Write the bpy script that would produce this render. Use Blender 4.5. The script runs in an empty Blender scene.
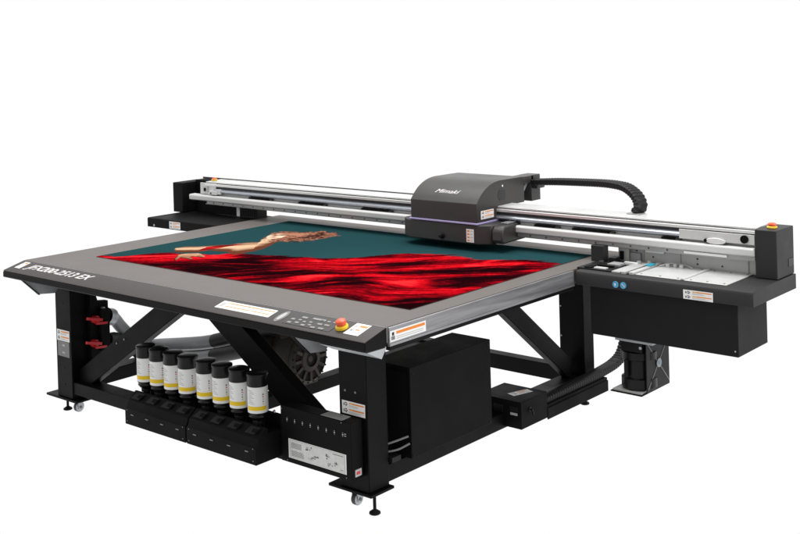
import bpy, bmesh, math, random
import numpy as np
from mathutils import Vector, Matrix
random.seed(4)
S = bpy.context.scene
C = S.collection
PI = math.pi

# ------------------------------------------------------------------ materials
def mat(name, col, rough=.5, metal=0., spec=.5, bump=0., bscale=400., var=0., vscale=6., stretch=None, rvar=0.):
    m = bpy.data.materials.new(name); m.use_nodes = True
    nt = m.node_tree; b = nt.nodes['Principled BSDF']
    b.inputs['Base Color'].default_value = (*col, 1)
    b.inputs['Roughness'].default_value = rough
    b.inputs['Metallic'].default_value = metal
    b.inputs['Specular IOR Level'].default_value = spec
    tc = nt.nodes.new('ShaderNodeTexCoord')
    src = tc.outputs['Object']
    if stretch:
        mp = nt.nodes.new('ShaderNodeMapping'); mp.inputs['Scale'].default_value = stretch
        nt.links.new(src, mp.inputs['Vector']); src = mp.outputs['Vector']
    if var or rvar:
        n = nt.nodes.new('ShaderNodeTexNoise'); n.inputs['Scale'].default_value = vscale
        n.inputs['Detail'].default_value = 6; n.inputs['Roughness'].default_value = .6
        nt.links.new(src, n.inputs['Vector'])
        if var:
            mr = nt.nodes.new('ShaderNodeMapRange')
            mr.inputs['From Min'].default_value = .3; mr.inputs['From Max'].default_value = .7
            mr.inputs['To Min'].default_value = 1 - var; mr.inputs['To Max'].default_value = 1 + var
            nt.links.new(n.outputs['Fac'], mr.inputs['Value'])
            vm = nt.nodes.new('ShaderNodeVectorMath'); vm.operation = 'SCALE'
            vm.inputs[0].default_value = col
            nt.links.new(mr.outputs['Result'], vm.inputs['Scale'])
            nt.links.new(vm.outputs['Vector'], b.inputs['Base Color'])
        if rvar:
            m2 = nt.nodes.new('ShaderNodeMapRange')
            m2.inputs['From Min'].default_value = .3; m2.inputs['From Max'].default_value = .7
            m2.inputs['To Min'].default_value = max(.03, rough - rvar); m2.inputs['To Max'].default_value = rough + rvar
            nt.links.new(n.outputs['Fac'], m2.inputs['Value'])
            nt.links.new(m2.outputs['Result'], b.inputs['Roughness'])
    if bump:
        n2 = nt.nodes.new('ShaderNodeTexNoise'); n2.inputs['Scale'].default_value = bscale
        n2.inputs['Detail'].default_value = 3
        nt.links.new(src, n2.inputs['Vector'])
        bp = nt.nodes.new('ShaderNodeBump'); bp.inputs['Strength'].default_value = bump
        bp.inputs['Distance'].default_value = .001
        nt.links.new(n2.outputs['Fac'], bp.inputs['Height'])
        nt.links.new(bp.outputs['Normal'], b.inputs['Normal'])
    return m

M = {
 'black':   mat('black powder coat', (.0042,.004,.004), .6, 0, .09, .25, 500, .25, 5, None, .1),
 'frame':   mat('black frame paint', (.0040,.0036,.0036), .5, 0, .10, .25, 500, .3, 4, None, .1),
 'hood':    mat('charcoal plastic', (.036,.034,.033), .38, 0, .42, .2, 700, .06, 5, None, .06),
 'char':    mat('charcoal sheet metal', (.027,.0265,.027), .5, 0, .2, .2, 600, .08, 5, None, .08),
 'dark':    mat('dark grey plastic', (.011,.011,.012), .45, 0, .2, .15, 500, .1, 6),
 'table':   mat('grey anodised table plate', (.120,.106,.098), .5, 0, .25, .12, 300, .05, 3, None, .07),
 'panel':   mat('grey brown control panel paint', (.066,.058,.055), .5, 0, .25, .2, 500, .05, 4, None, .06),
 'panelfront': mat('black panel front paint', (.0055,.005,.005), .5, 0, .1, .2, 500, .1, 4),
 'alu':     mat('brushed aluminium rail', (.30,.30,.31), .46, .7, .4, .2, 60, .22, 2.6, (1.2,.9,16), .08),
 'silver':  mat('bright aluminium extrusion', (.80,.80,.79), .4, .5, .5, .1, 90, .05, 5, (1,20,20), .06),
 'bar':     mat('off white satin bar', (.64,.64,.625), .5, .1, .4, .1, 90, .05, 6, (1,12,12), .05),
 'rail':    mat('ground steel guide rail', (.40,.42,.46), .3, .8, .5, .1, 120, .12, 5, (1,20,20), .08),
 'groove':  mat('dark groove', (.045,.045,.045), .5, .2, .4),
 'plate':   mat('galvanised backing plate', (.46,.46,.455), .5, .2, .35, .1, 60, .08, 5, None, .06),
 'tray':    mat('stainless tray', (.60,.60,.59), .42, .3, .45, .1, 60, .07, 6, None, .06),
 'scale':   mat('grey scale strip', (.36,.36,.36), .45, .3, .4, .1, 90, .08, 9),
 'zinc':    mat('zinc bracket', (.46,.48,.5), .45, .5, .4, .1, 80, .1, 6),
 'white':   mat('white label', (.84,.84,.83), .45, 0, .4),
 'paper':   mat('off white printed paper', (.66,.66,.65), .5, 0, .3, 0, 400, .10, 30),
 'lgrey':   mat('light grey print', (.45,.45,.45), .5, 0, .3),
 'mgrey':   mat('mid grey print', (.2,.2,.2), .5, 0, .3),
 'ink':     mat('black print', (.02,.02,.02), .5, 0, .3),
 'orange':  mat('orange print', (.80,.24,.03), .5, 0, .3),
 'yellow':  mat('yellow print', (.82,.56,.01), .45, 0, .3),
 'red':     mat('red plastic', (.62,.02,.03), .35, 0, .5),
 'estop':   mat('red orange button', (.78,.10,.035), .32, 0, .5),
 'estopy':  mat('yellow button collar', (.85,.55,.02), .4, 0, .5),
 'violet':  mat('lilac trim strip', (.37,.33,.56), .4, 0, .4),
 'blue':    mat('light blue plastic', (.09,.36,.58), .35, 0, .5),
 'cyan':    mat('cyan plastic', (.01,.30,.42), .35, 0, .5),
 'hose':    mat('grey flexible hose', (.30,.32,.33), .42, 0, .4, .2, 60, .12, 8),
 'hosedk':  mat('dark hose sleeve', (.024,.024,.026), .5, 0, .25, .3, 90, .2, 8),
 'cast':    mat('cast grey brown metal', (.060,.053,.044), .6, .1, .2, .5, 90, .3, 14),
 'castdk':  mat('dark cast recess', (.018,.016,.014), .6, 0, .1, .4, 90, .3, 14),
 'cap':     mat('black bottle plastic', (.006,.006,.006), .3, 0, .28, .1, 200),
 'clear':   mat('smoked clear plastic', (.02,.02,.02), .12, 0, .5),
 'rubber':  mat('rubber', (.008,.008,.008), .6, 0, .15),
 'cab':     mat('charcoal cabinet paint', (.0135,.0132,.0135), .55, 0, .12, .2, 600, .1, 4, None, .06),
 'tyre':    mat('dark caster tread', (.03,.03,.03), .5, 0, .4),
 'chain':   mat('cable chain plastic', (.010,.0095,.0095), .4, 0, .2, .2, 200),
 'keys':    mat('grey keypad buttons', (.27,.255,.245), .45, 0, .3),
 'hole':    mat('deep black hole', (.004,.004,.004), .7, 0, .1),
 'logo':    mat('pale lettering', (.72,.69,.67), .4, 0, .4),
}

# ------------------------------------------------------------------ mesh builder
class MB:
    def __init__(s): s.bm = bmesh.new(); s.mats = []
    def mi(s, m):
        if m is None: return 0
        if m not in s.mats: s.mats.append(m)
        return s.mats.index(m)
    def face(s, vs, m=None):
        try:
            f = s.bm.faces.new(vs); f.material_index = s.mi(m); return f
        except ValueError: return None
    def hexa(s, p, m=None):           # p: 8 points bottom 0-3 (ccw), top 4-7
        v = [s.bm.verts.new(q) for q in p]
        for a in ((0,3,2,1),(4,5,6,7),(0,1,5,4),(1,2,6,5),(2,3,7,6),(3,0,4,7)):
            s.face([v[i] for i in a], m)
    def box(s, x0, x1, y0, y1, z0, z1, m=None):
        if x0 > x1: x0, x1 = x1, x0
        if y0 > y1: y0, y1 = y1, y0
        if z0 > z1: z0, z1 = z1, z0
        s.hexa([(x0,y0,z0),(x1,y0,z0),(x1,y1,z0),(x0,y1,z0),(x0,y0,z1),(x1,y0,z1),(x1,y1,z1),(x0,y1,z1)], m)
    def prism(s, pts, d, m=None):     # 3D polygon swept by vector d
        d = Vector(d); a = [s.bm.verts.new(p) for p in pts]; b = [s.bm.verts.new(Vector(p)+d) for p in pts]
        n = len(pts)
        s.face(a[::-1], m); s.face(b, m)
        for i in range(n): s.face([a[i], a[(i+1)%n], b[(i+1)%n], b[i]], m)
    def profx(s, prof, x0, x1, m=None): s.prism([(x0,y,z) for y,z in prof], (x1-x0,0,0), m)
    def bar(s, a, b, w, h, up=(0,0,1), m=None):      # rectangular bar between points
        a = Vector(a); b = Vector(b); t = (b-a).normalized(); sd = t.cross(Vector(up)).normalized(); u = sd.cross(t)
        P = []
        for e in (a, b):
            for i, j in ((-1,-1),(1,-1),(1,1),(-1,1)): P.append(e + sd*(w/2*i) + u*(h/2*j))
        s.hexa(P, m)
    def lathe(s, o, axis, prof, m=None, seg=28):      # prof: (r, t) list ; closed with caps
        o = Vector(o); ax = Vector(axis).normalized()
        q = Vector((0,0,1)).rotation_difference(ax).to_matrix()
        rings = []
        for e in prof:
            r, t = e[0], e[1]
            rings.append([s.bm.verts.new(o + q @ Vector((r*math.cos(2*PI*k/seg), r*math.sin(2*PI*k/seg), t))) for k in range(seg)])
        for i in range(len(rings)-1):
            mm = prof[i+1][2] if len(prof[i+1]) > 2 else m
            for k in range(seg):
                f = s.face([rings[i][k], rings[i][(k+1)%seg], rings[i+1][(k+1)%seg], rings[i+1][k]], mm)
                if f: f.smooth = True
        s.face(rings[0][::-1], prof[0][2] if len(prof[0])>2 else m); s.face(rings[-1], prof[-1][2] if len(prof[-1])>2 else m)
    def cyl(s, a, b, r, m=None, seg=20, r2=None):
        a = Vector(a); b = Vector(b); L = (b-a).length
        s.lathe(a, b-a, [(r,0),(r if r2 is None else r2,L)], m, seg)
    def tube(s, pts, r, m=None, seg=14, sub=8, rf=None):
        P = catmull(pts, sub); n = len(P); rings = []; nrm = None
        for i, p in enumerate(P):
            t = (P[min(i+1,n-1)] - P[max(i-1,0)]).normalized()
            if nrm is None: nrm = t.orthogonal().normalized()
            nrm = (nrm - t*nrm.dot(t)).normalized(); bn = t.cross(nrm)
            rr = r if rf is None else rf(i, n)
            rings.append([s.bm.verts.new(p + (nrm*math.cos(2*PI*k/seg) + bn*math.sin(2*PI*k/seg))*rr) for k in range(seg)])
        for i in range(n-1):
            for k in range(seg):
                f = s.face([rings[i][k], rings[i][(k+1)%seg], rings[i+1][(k+1)%seg], rings[i+1][k]], m)
                if f: f.smooth = True
        s.face(rings[0][::-1], m); s.face(rings[-1], m)
def catmull(pts, sub):
    P = [Vector(p) for p in pts]
    if len(P) < 3:
        return [P[0].lerp(P[-1], i/sub) for i in range(sub+1)]
    P = [P[0]*2-P[1]] + P + [P[-1]*2-P[-2]]; out = []
    for i in range(1, len(P)-2):
        for k in range(sub):
            t = k/sub; a,b,c,d = P[i-1],P[i],P[i+1],P[i+2]
            out.append(.5*((2*b)+(c-a)*t+(2*a-5*b+4*c-d)*t*t+(3*b-a-3*c+d)*t**3))
    out.append(P[-2]); return out

WP = {}
def wpos(o): return WP.get(o.name, Vector((0,0,0))) if o else Vector((0,0,0))
def obj(name, mb, m, parent=None, bevel=0., seg=2):
    """link one mesh object whose origin sits at its own centre"""
    bm = mb.bm
    bmesh.ops.recalc_face_normals(bm, faces=bm.faces)
    lo = Vector((min(v.co.x for v in bm.verts), min(v.co.y for v in bm.verts), min(v.co.z for v in bm.verts)))
    hi = Vector((max(v.co.x for v in bm.verts), max(v.co.y for v in bm.verts), max(v.co.z for v in bm.verts)))
    c = (lo+hi)/2
    bmesh.ops.translate(bm, verts=bm.verts, vec=-c)
    me = bpy.data.meshes.new(name); bm.to_mesh(me); bm.free()
    if mb.mats and (None not in mb.mats):
        for k in mb.mats: me.materials.append(M[k])
    else: me.materials.append(M[m])
    for p_ in me.polygons: p_.use_smooth = True
    me.set_sharp_from_angle(angle=math.radians(32))
    o = bpy.data.objects.new(name, me); C.objects.link(o)
    if parent: o.parent = parent
    o.location = c - wpos(parent); WP[o.name] = c
    if bevel:
        b = o.modifiers.new('edge', 'BEVEL'); b.width = bevel; b.segments = seg; b.limit_method = 'ANGLE'; b.angle_limit = math.radians(35)
    return o
def box(name, x0, x1, y0, y1, z0, z1, m, parent=None, bevel=.003):
    b = MB(); b.box(x0,x1,y0,y1,z0,z1); return obj(name, b, m, parent, bevel)
def each(name, items, m, parent):
    for f in items:
        k = MB(); f(k); obj(name, k, m, parent)
def empty(name, loc):
    o = bpy.data.objects.new(name, None); C.objects.link(o); o.location = loc; o.empty_display_size = .1
    WP[o.name] = Vector(loc); return o

# labels: thin plates with printed bars and lines as one mesh
def sticker(name, o, u, v, w, h, parent, style='warn', label=None):
    """o = lower left corner, u right, v up (unit), on the surface; normal = u x v"""
    o = Vector(o); u = Vector(u).normalized(); v = Vector(v).normalized(); n = u.cross(v).normalized()
    b = MB()
    def q(a0, a1, c0, c1, lvl, m):
        t0 = .0002 if lvl == 0 else .0012 + .0004*(lvl-1); t1 = .0012 + .0004*lvl
        pts = []
        for t in (t0, t1):
            for a, c in ((a0,c0),(a1,c0),(a1,c1),(a0,c1)): pts.append(o + u*(a*w) + v*(c*h) + n*t)
        b.hexa(pts, m)
    q(0,1,0,1,0,'white' if style != 'grey' else 'mgrey')
    rnd = random.Random(name + str(round(o.x,2)))
    if style == 'warn':
        for c0 in (.56, .08):
            q(.32,.96,c0+.22,c0+.33,1,'orange')
            q(.37,.45,c0+.24,c0+.31,2,'yellow')
            for k in range(2):
                q(.31,.62+.3*rnd.random(),c0+.02+.08*k,c0+.055+.08*k,1,'lgrey')
            q(.07,.11,c0+.06,c0+.28,1,'mgrey'); q(.13,.21,c0+.25,c0+.32,1,'ink'); q(.16,.20,c0+.03,c0+.13,1,'ink'); q(.20,.24,c0+.14,c0+.24,1,'mgrey')
            q(.09,.24,c0+.12,c0+.17,1,'mgrey')
    elif style == 'bar':
        q(.17,.97,.60,.86,1,'orange'); q(.03,.13,.15,.5,1,'mgrey'); q(.05,.11,.55,.85,1,'ink')
        for k in range(2): q(.17,.92,.16+.17*k,.22+.17*k,1,'lgrey')
    elif style == 'long':
        q(.14,.98,.72,.82,1,'orange'); q(.14,.60,.30,.38,1,'orange'); q(.64,.98,.30,.38,1,'orange'); q(.03,.10,.2,.8,1,'lgrey')
        q(.15,.9,.45,.50,1,'lgrey'); q(.15,.7,.08,.12,1,'lgrey')
    elif style == 'small':
        q(.42,.93,.70,.85,1,'orange'); q(.12,.30,.62,.85,1,'lgrey'); q(.42,.7,.40,.50,1,'orange'); q(.15,.27,.3,.45,1,'mgrey'); q(.35,.9,.2,.26,1,'lgrey')
    elif style == 'vert':
        for k in range(4): q(.12,.42,.08+.235*k,.20+.235*k,1,'orange'); q(.55,.9,.10+.235*k,.13+.235*k,1,'lgrey'); q(.55,.85,.16+.235*k,.19+.235*k,1,'lgrey')
    elif style == 'grey':
        q(.05,.95,.52,.95,1,'mgrey'); q(.05,.95,.05,.48,1,'mgrey')
        q(.40,.62,.68,.80,2,'lgrey'); q(.40,.62,.22,.32,2,'lgrey')
    elif style == 'instr':
        q(.02,.98,.03,.97,1,'lgrey'); 
        q(.03,.97,.05,.95,2,'paper')
        for k in range(5):
            q(.05,.23,.56+.06*k,.585+.06*k,3,'mgrey'); q(.05,.18+.1*rnd.random(),.14+.06*k,.165+.06*k,3,'mgrey')
        for cx, cy in ((.33,.68),(.50,.42),(.67,.62),(.82,.36),(.40,.25),(.70,.22)):
            for k in range(9):
                a = rnd.random()*2*PI; r = rnd.random()*.06
                x = cx+math.cos(a)*r; y = cy+math.sin(a)*r*1.8
                q(x,x+.01+.03*rnd.random(),y,y+.02+.05*rnd.random(),3+k%2,rnd.choice(['lgrey','mgrey','lgrey']))
        for x, y in ((.40,.80),(.66,.70),(.67,.50),(.83,.40)): q(x,x+.014,y,y+.06,5,'ink')
        q(.78,.95,.84,.88,3,'mgrey'); q(.9,.95,.14,.17,3,'mgrey')
    ob = obj(name, b, 'white', parent)
    if label: ob['label'] = label
    return ob

def text(name, s, o, u, v, height, width, parent, m, shear=.25, bold=0.):
    cu = bpy.data.curves.new(name, 'FONT'); cu.body = s; cu.size = 1; cu.shear = shear; cu.offset = bold; cu.extrude = .02
    t = bpy.data.objects.new(name+'_tmp', cu); C.objects.link(t)
    dg = bpy.context.evaluated_depsgraph_get()
    me = bpy.data.meshes.new_from_object(t.evaluated_get(dg))
    bpy.data.objects.remove(t); 
    xs = [w.co.x for w in me.vertices]; ys = [w.co.y for w in me.vertices]
    x0, x1, y0, y1 = min(xs), max(xs), min(ys), max(ys)
    o = Vector(o); u = Vector(u).normalized(); v = Vector(v).normalized(); n = u.cross(v).normalized()
    b = MB(); b.bm.from_mesh(me)
    for w in b.bm.verts:
        p = w.co
        w.co = o + u*((p.x-x0)/(x1-x0)*width) + v*((p.y-y0)/(y1-y0)*height) + n*(.0006+p.z*.05)
    for f in b.bm.faces: f.material_index = 0
    me.materials.clear()
    return obj(name, b, m, parent)

# ================================================================== PRINTER
P = empty('flatbed_printer', (1.2, .8, 0))
P['label'] = 'large black and grey flatbed printer with wide gantry, holding a red and teal print'
P['category'] = 'printer'
X0, X1, YF, YB, ZT = -.301, 2.624, -.300, 1.80, 1.0

# ---- table
b = MB(); b.box(X0, X1, YF, YB, .921, ZT-.0005)
tb = obj('table', b, 'table', P, .0015)
# aluminium side profile along the right edge
b = MB(); b.box(X1, X1+.010, YF+.002, 1.200, .9235, ZT-.004); b.box(X1, X1+.014, YF+.002, 1.200, .914, .9235, None)
b2 = obj('side_rail', b, 'alu', P, .0015)
b = MB(); b.box(X1-.02, X1+.004, YF+.01, 1.199, .893, .9128); obj('lower_side_strip', b, 'panelfront', P, .001)
sticker('warning_label', (X1+.010, YF+.006, .9315), (0,1,0), (0,0,1), .245, .048, P, 'bar', 'long white warning label with one orange bar on the aluminium side rail')
# thin seam line between table plate and control panel
b = MB(); b.box(X0, X1, YF-.004, YF-.0005, .93, ZT-.002); obj('seam_strip', b, 'tray', tb)

# ---- sloping front control panel
FY, FZ = -.446, .962
b = MB(); b.profx([(YF-.0045,ZT-.001),(FY+.006,FZ+.001),(FY+.001,FZ-.003),(FY+.003,FZ-.006),(YF-.0045,ZT-.010)], X0, X1)
fp = obj('control_panel', b, 'panel', P, .0012)
b = MB(); b.profx([(YF-.0045,ZT-.0105),(FY+.0025,FZ-.0065),(FY-.001,FZ-.008),(FY-.002,.925),(FY+.003,.920),(YF-.0045,.914)], X0, X1)
obj('panel_skirt', b, 'panelfront', fp, .002)
b = MB(); b.prism([(X1+.0002,y,z) for y,z in [(YF-.005,ZT-.003),(FY+.008,FZ-.001),(FY+.003,FZ-.006),(FY+.001,.925),(FY+.006,.921),(YF-.005,.915)]], (.0012,0,0))
obj('end_cap', b, 'panelfront', fp)
sl = Vector((0, YF-FY-.0105, ZT-.002-FZ)).normalized()       # up the slope
def onp(x, t):      # point on the slope at fraction t (0 front, 1 seam)
    return Vector((x, FY+.006+(YF-.0045-FY-.006)*t, FZ+.001+(ZT-.001-FZ-.001)*t))
ux = (1,0,0)
# stickers on the slope
sticker('warning_label', onp(1.585,.28), ux, sl, .385, .070, fp, 'long', 'long white label with two orange lines beside the keypad')
sticker('warning_label', onp(2.462,.22), ux, sl, .088, .098, fp, 'small', 'small white and orange label at the right end of the control panel')
sticker('warning_label', onp(-.255,.30), ux, sl, .055, .080, fp, 'small', 'small white label at the left end of the control panel')
text('model_name', 'JFX200-2513 EX', onp(-.165,.27), ux, sl, .070, .655, fp, 'logo', .42, .018)
# oval badge
b = MB(); c = onp(2.035,.50); n = Vector(ux).cross(sl)
pts = [c + Vector(ux)*.024*math.cos(a) + sl*.052*math.sin(a) for a in [2*PI*k/28 for k in range(28)]]
b.prism([p+n*.0003 for p in pts], n*.0012, 'mgrey')
pts = [c + Vector(ux)*.013*math.cos(a) + sl*.036*math.sin(a) for a in [2*PI*k/28 for k in range(28)]]
b.prism([p+n*.0018 for p in pts], n*.0006, 'lgrey')
obj('badge', b, 'lgrey', fp)
# keypad
b = MB(); o = onp(2.085,.12)
def pq(b, x0, x1, t0, t1, l0, l1, m):
    pts = [onp(x,t)+n*l for l in (l0,l1) for x,t in ((x0,t0),(x1,t0),(x1,t1),(x0,t1))]; b.hexa(pts, m)
pq(b, 2.083, 2.385, .14, .86, .0003, .0016, 'groove')
kp = obj('keypad', b, 'groove', fp)
keys = [(2.150,.66,.04,.14),(2.215,.70,.095,.15),(2.105,.46,.028,.13),(2.108,.24,.028,.13),(2.150,.30,.028,.13),
        (2.150,.48,.022,.11),(2.185,.42,.022,.11),(2.198,.22,.030,.13),(2.222,.46,.022,.11),(2.235,.30,.022,.11),
        (2.262,.20,.034,.12),(2.275,.45,.036,.12),(2.268,.68,.022,.10),(2.310,.22,.038,.12),(2.318,.46,.036,.12),(2.308,.68,.024,.10),(2.346,.68,.024,.10)]
for x, t, w, h in keys:
    kb = MB(); pq(kb, x, x+w*.85, t-h*.36, t+h*.36, .0018, .0034, 'keys'); obj('key', kb, 'keys', fp)

def estop(name, base, nrm, r, parent, label=None, k=1.):
    b = MB(); b.lathe(base, nrm, [(r*1.0,.0),(r*1.25,.002),(r*1.25,.012*k),(r*1.05,.018*k)], 'estopy')
    b.lathe(Vector(base)+Vector(nrm).normalized()*.018*k, nrm, [(r*.75,0),(r*.75,.004*k),(r*1.0,.006*k),(r*1.06,.013*k),(r*.95,.021*k),(r*.6,.026*k),(r*.1,.0275*k)], 'estop')
    o = obj(name, b, 'estop', parent)
    if label: o['label'] = label
estop('emergency_button', onp(2.425,.48), n, .0235, fp, 'red mushroom button with yellow collar on the control panel')

# ---- zinc gussets under the panel
def gusset(x, w=.004):
    b = MB(); b.prism([(x,-.36,.905),(x,-.324,.866),(x,-.233,.782),(x,-.124,.769),(x,-.092,.80),(x,-.092,.905)], (w,0,0)); return b
for x in (-.275, 2.06):
    br_ = obj('bracket', gusset(x), 'zinc', P)
    k = MB(); k.bar((x+.006,-.345,.888),(x+.006,-.233,.780),.004,.022,(1,0,0)); obj('bracket_edge', k, 'black', br_)
b = MB(); b.prism([(X1-.006,-.43,.912),(X1-.006,-.306,.9095),(X1-.006,-.338,.866)], (.004,0,0)); 
b.prism([(2.33,-.43,.911),(2.33,-.338,.866),(2.33,-.306,.9095)], (X1-.006-2.33,0,0))
obj('bracket', b, 'zinc', P)

# ---- legs
def leg(x0, x1, y0, y1, z0, z1, foot=True, lab=None, plate=(0,0,0,0), caster=None, lev=None):
    lg = box('leg', x0, x1, y0, y1, z0, z1, 'frame', P, .004)
    if lab: lg['label'] = lab
    if foot:
        a, b_, c_, d_ = plate
        box('foot_plate', a, b_, c_, d_, z0-.014, z0-.0005, 'frame', lg, .002)
        if caster:
            cx, cy = caster
            k = MB()
            k.lathe((cx-.014,cy,.032), (1,0,0), [(.010,-.003,'zinc'),(.022,0,'zinc'),(.030,.001,'tyre'),(.032,.004,'tyre'),(.032,.024,'tyre'),(.030,.027,'tyre'),(.022,.028,'zinc'),(.010,.031,'zinc')])
            k.box(cx-.020,cx-.0165,cy-.017,cy+.017,.022,z0-.022,'zinc'); k.prism([(cx+.018,cy-.026,z0-.022),(cx+.018,cy+.026,z0-.022),(cx+.018,cy+.012,.020),(cx+.018,cy-.012,.020)],(.0035,0,0),'zinc'); k.cyl((cx+.0215,cy,.032),(cx+.026,cy,.032),.008,'mgrey')
            k.box(cx-.03,cx+.03,cy-.03,cy+.03,z0-.022,z0-.0145,'zinc')
            obj('caster', k, 'zinc', lg)
        if lev:
            cx, cy = lev; k = MB()
            k.lathe((cx,cy,0), (0,0,1), [(.024,0),(.028,.003),(.027,.010),(.012,.020),(.008,.023),(.008,z0-.02),(.015,z0-.0195),(.015,z0-.0145)], 'rubber')
            obj('levelling_foot', k, 'rubber', lg)
    return lg
l1 = leg(2.112, 2.293, -.087, .055, .120, .912, True, None, (2.035,2.315,-.10,.065), (2.124,.005), (2.266,-.025))
l2 = leg(-.330, -.166, -.087, .055, .120, .912, True, None, (-.44,-.11,-.10,.065), (-.270,.02), (-.362,.0))
l3 = leg(2.112, 2.285, 1.845, 1.955, .10, .912, True, None, (2.08,2.32,1.80,1.99), None, (2.20,1.97))
# second leveller seen below the duct
k = MB(); k.lathe((2.18,2.034,0),(0,0,1),[(.024,0),(.028,.003),(.027,.010),(.012,.020),(.008,.023),(.008,.14)]); 
# stickers and screws on legs
sticker('warning_label', (2.130,-.087,.476), (1,0,0), (0,0,1), .150, .062, l1, 'warn', 'white and orange warning label on the front right leg')
sticker('warning_label', (-.318,-.087,.468), (1,0,0), (0,0,1), .135, .068, l2, 'warn', 'white and orange warning label on the front left leg')
sticker('info_label', (-.312,-.087,.372), (1,0,0), (0,0,1), .125, .094, l2, 'grey', 'grey label with two dark squares on the front left leg')
for x, z in ((2.155,.588),(2.222,.588),(2.205,.850)): each('screw', [lambda k: k.cyl((x,-.0872,z),(x,-.0915,z),.0055)], 'mgrey', l1)
for z in (.80,.70,.30,.20): each('screw', [lambda k: k.cyl((-.25,-.0872,z),(-.25,-.0895,z),.004)], 'dark', l2)
for z in (.62,.44,.26): each('screw', [lambda k: k.cyl((2.125,1.8448,z),(2.125,1.841,z),.005)], 'lgrey', l3)

# ---- frame rails and braces
def rail(name, *a, m='frame', bev=.004): return box(name, *a, m, P, bev)
rail('lower_rail', -.166, 2.112, -.080, .030, .150, .225)
rail('upper_rail', -.166, 2.112, -.060, .050, .800, .880)
rail('lower_rail', -.300, -.190, .056, 1.70, .150, .235)
rail('lower_rail', 2.150, 2.285, .056, 1.844, .130, .215)
rail('lower_rail', -.19, 2.111, 1.870, 1.950, .145, .240)
def brace(a, b_, w, h, lab=None):
    k = MB(); k.bar(a, b_, w, h, (0,1,0) if a[1]==b_[1] else (1,0,0))
    o = obj('diagonal_brace', k, 'frame', P, .004)
    return o
# bar(): w is along t x up, h along up
brace((-.24,.0,.175), (.90,.0,.885), .125, .07)
for x, z in ((.235,.515),(.310,.550)): each('screw', [lambda k: k.cyl((x,-.0352,z),(x,-.039,z),.006)], 'mgrey', P)
brace((1.02,.0,.905), (2.09,.0,.20), .150, .07)
brace((2.20,1.03,.86), (2.20,1.80,.25), .105, .055)
# rear-left depth brace and middle cross rail behind the pump
rail('lower_rail', .95, 1.04, .031, 1.869, .150, .225)

# ---- valve manifold behind front left leg
k = MB(); k.prism([(-.165,y,z) for y,z in ((.03,.236),(.03,.912),(.055,.912),(.062,.78),(.085,.70),(.16,.69),(.16,.36),(.10,.236))], (.037,0,0))
man = obj('valve_manifold', k, 'black', P, .002)
box('manifold_block', -.127, -.10, .085, .15, .39, .65, 'black', man, .004)
def valve(y, z):
    k = MB(); x = -.128
    k.cyl((x,y,z),(x+.03,y,z),.024,'red'); k.cyl((x+.03,y,z),(x+.045,y,z),.013,'red')
    k.bar((x+.040,y-.075,z+.022),(x+.040,y+.03,z-.004),.016,.018,(1,0,0),'red'); k.bar((x+.040,y-.01,z-.02),(x+.040,y+.065,z-.028),.014,.018,(1,0,0),'red')
    obj('valve', k, 'red', man)
    k = MB(); k.cyl((x+.0005,y+.06,z+.055),(x+.02,y+.06,z+.055),.012); obj('valve_fitting', k, 'zinc', man)
valve(.055,.592); valve(.045,.446)
k = MB(); k.tube([(-.15,.17,.585),(-.20,.25,.548),(-.21,.30,.49),(-.20,.36,.42),(-.22,.45,.35),(-.26,.53,.30)], .040, 'hose')
k.lathe((-.170,.195,.575),(-.25,1,-.35),[(.030,-.03,'dark'),(.052,-.03,'dark'),(.052,.0,'zinc'),(.054,.012,'zinc'),(.052,.026,'zinc'),(.044,.03,'zinc')])
for t in range(2):
    pass
obj('hose_elbow', k, 'hose', P)
k = MB(); k.tube([(-.15,.165,.44),(-.18,.25,.42),(-.20,.36,.35),(-.25,.47,.27)], .040); obj('hose_elbow', k, 'hosedk', P)
# vacuum hoses
def px_hose(name, pts, r, m):
    k = MB(); k.tube(pts, r, None, 16, 8); obj(name, k, m, P)
px_hose('vacuum_hose', [(-.25,.53,.31),(-.30,.58,.285),(-.20,.61,.300),(.0,.61,.335),(.216,.60,.377),(.375,.60,.414)], .042, 'hose')
px_hose('vacuum_hose', [(.36,.60,.411),(.604,.60,.482),(.806,.60,.543),(1.0,.60,.60)], .044, 'hosedk')
px_hose('vacuum_hose', [(-.24,.47,.28),(-.27,.51,.245),(-.136,.54,.245),(.08,.54,.275),(.274,.54,.304),(.44,.54,.345)], .042, 'hose')
px_hose('vacuum_hose', [(.42,.54,.341),(.565,.54,.378),(.751,.54,.43),(.92,.56,.47)], .045, 'hosedk')
k = MB(); k.tube([(1.00,.45,.78),(1.06,.45,.74),(1.18,.46,.73),(1.34,.48,.76)], .035); obj('vacuum_hose', k, 'hose', P)

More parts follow.
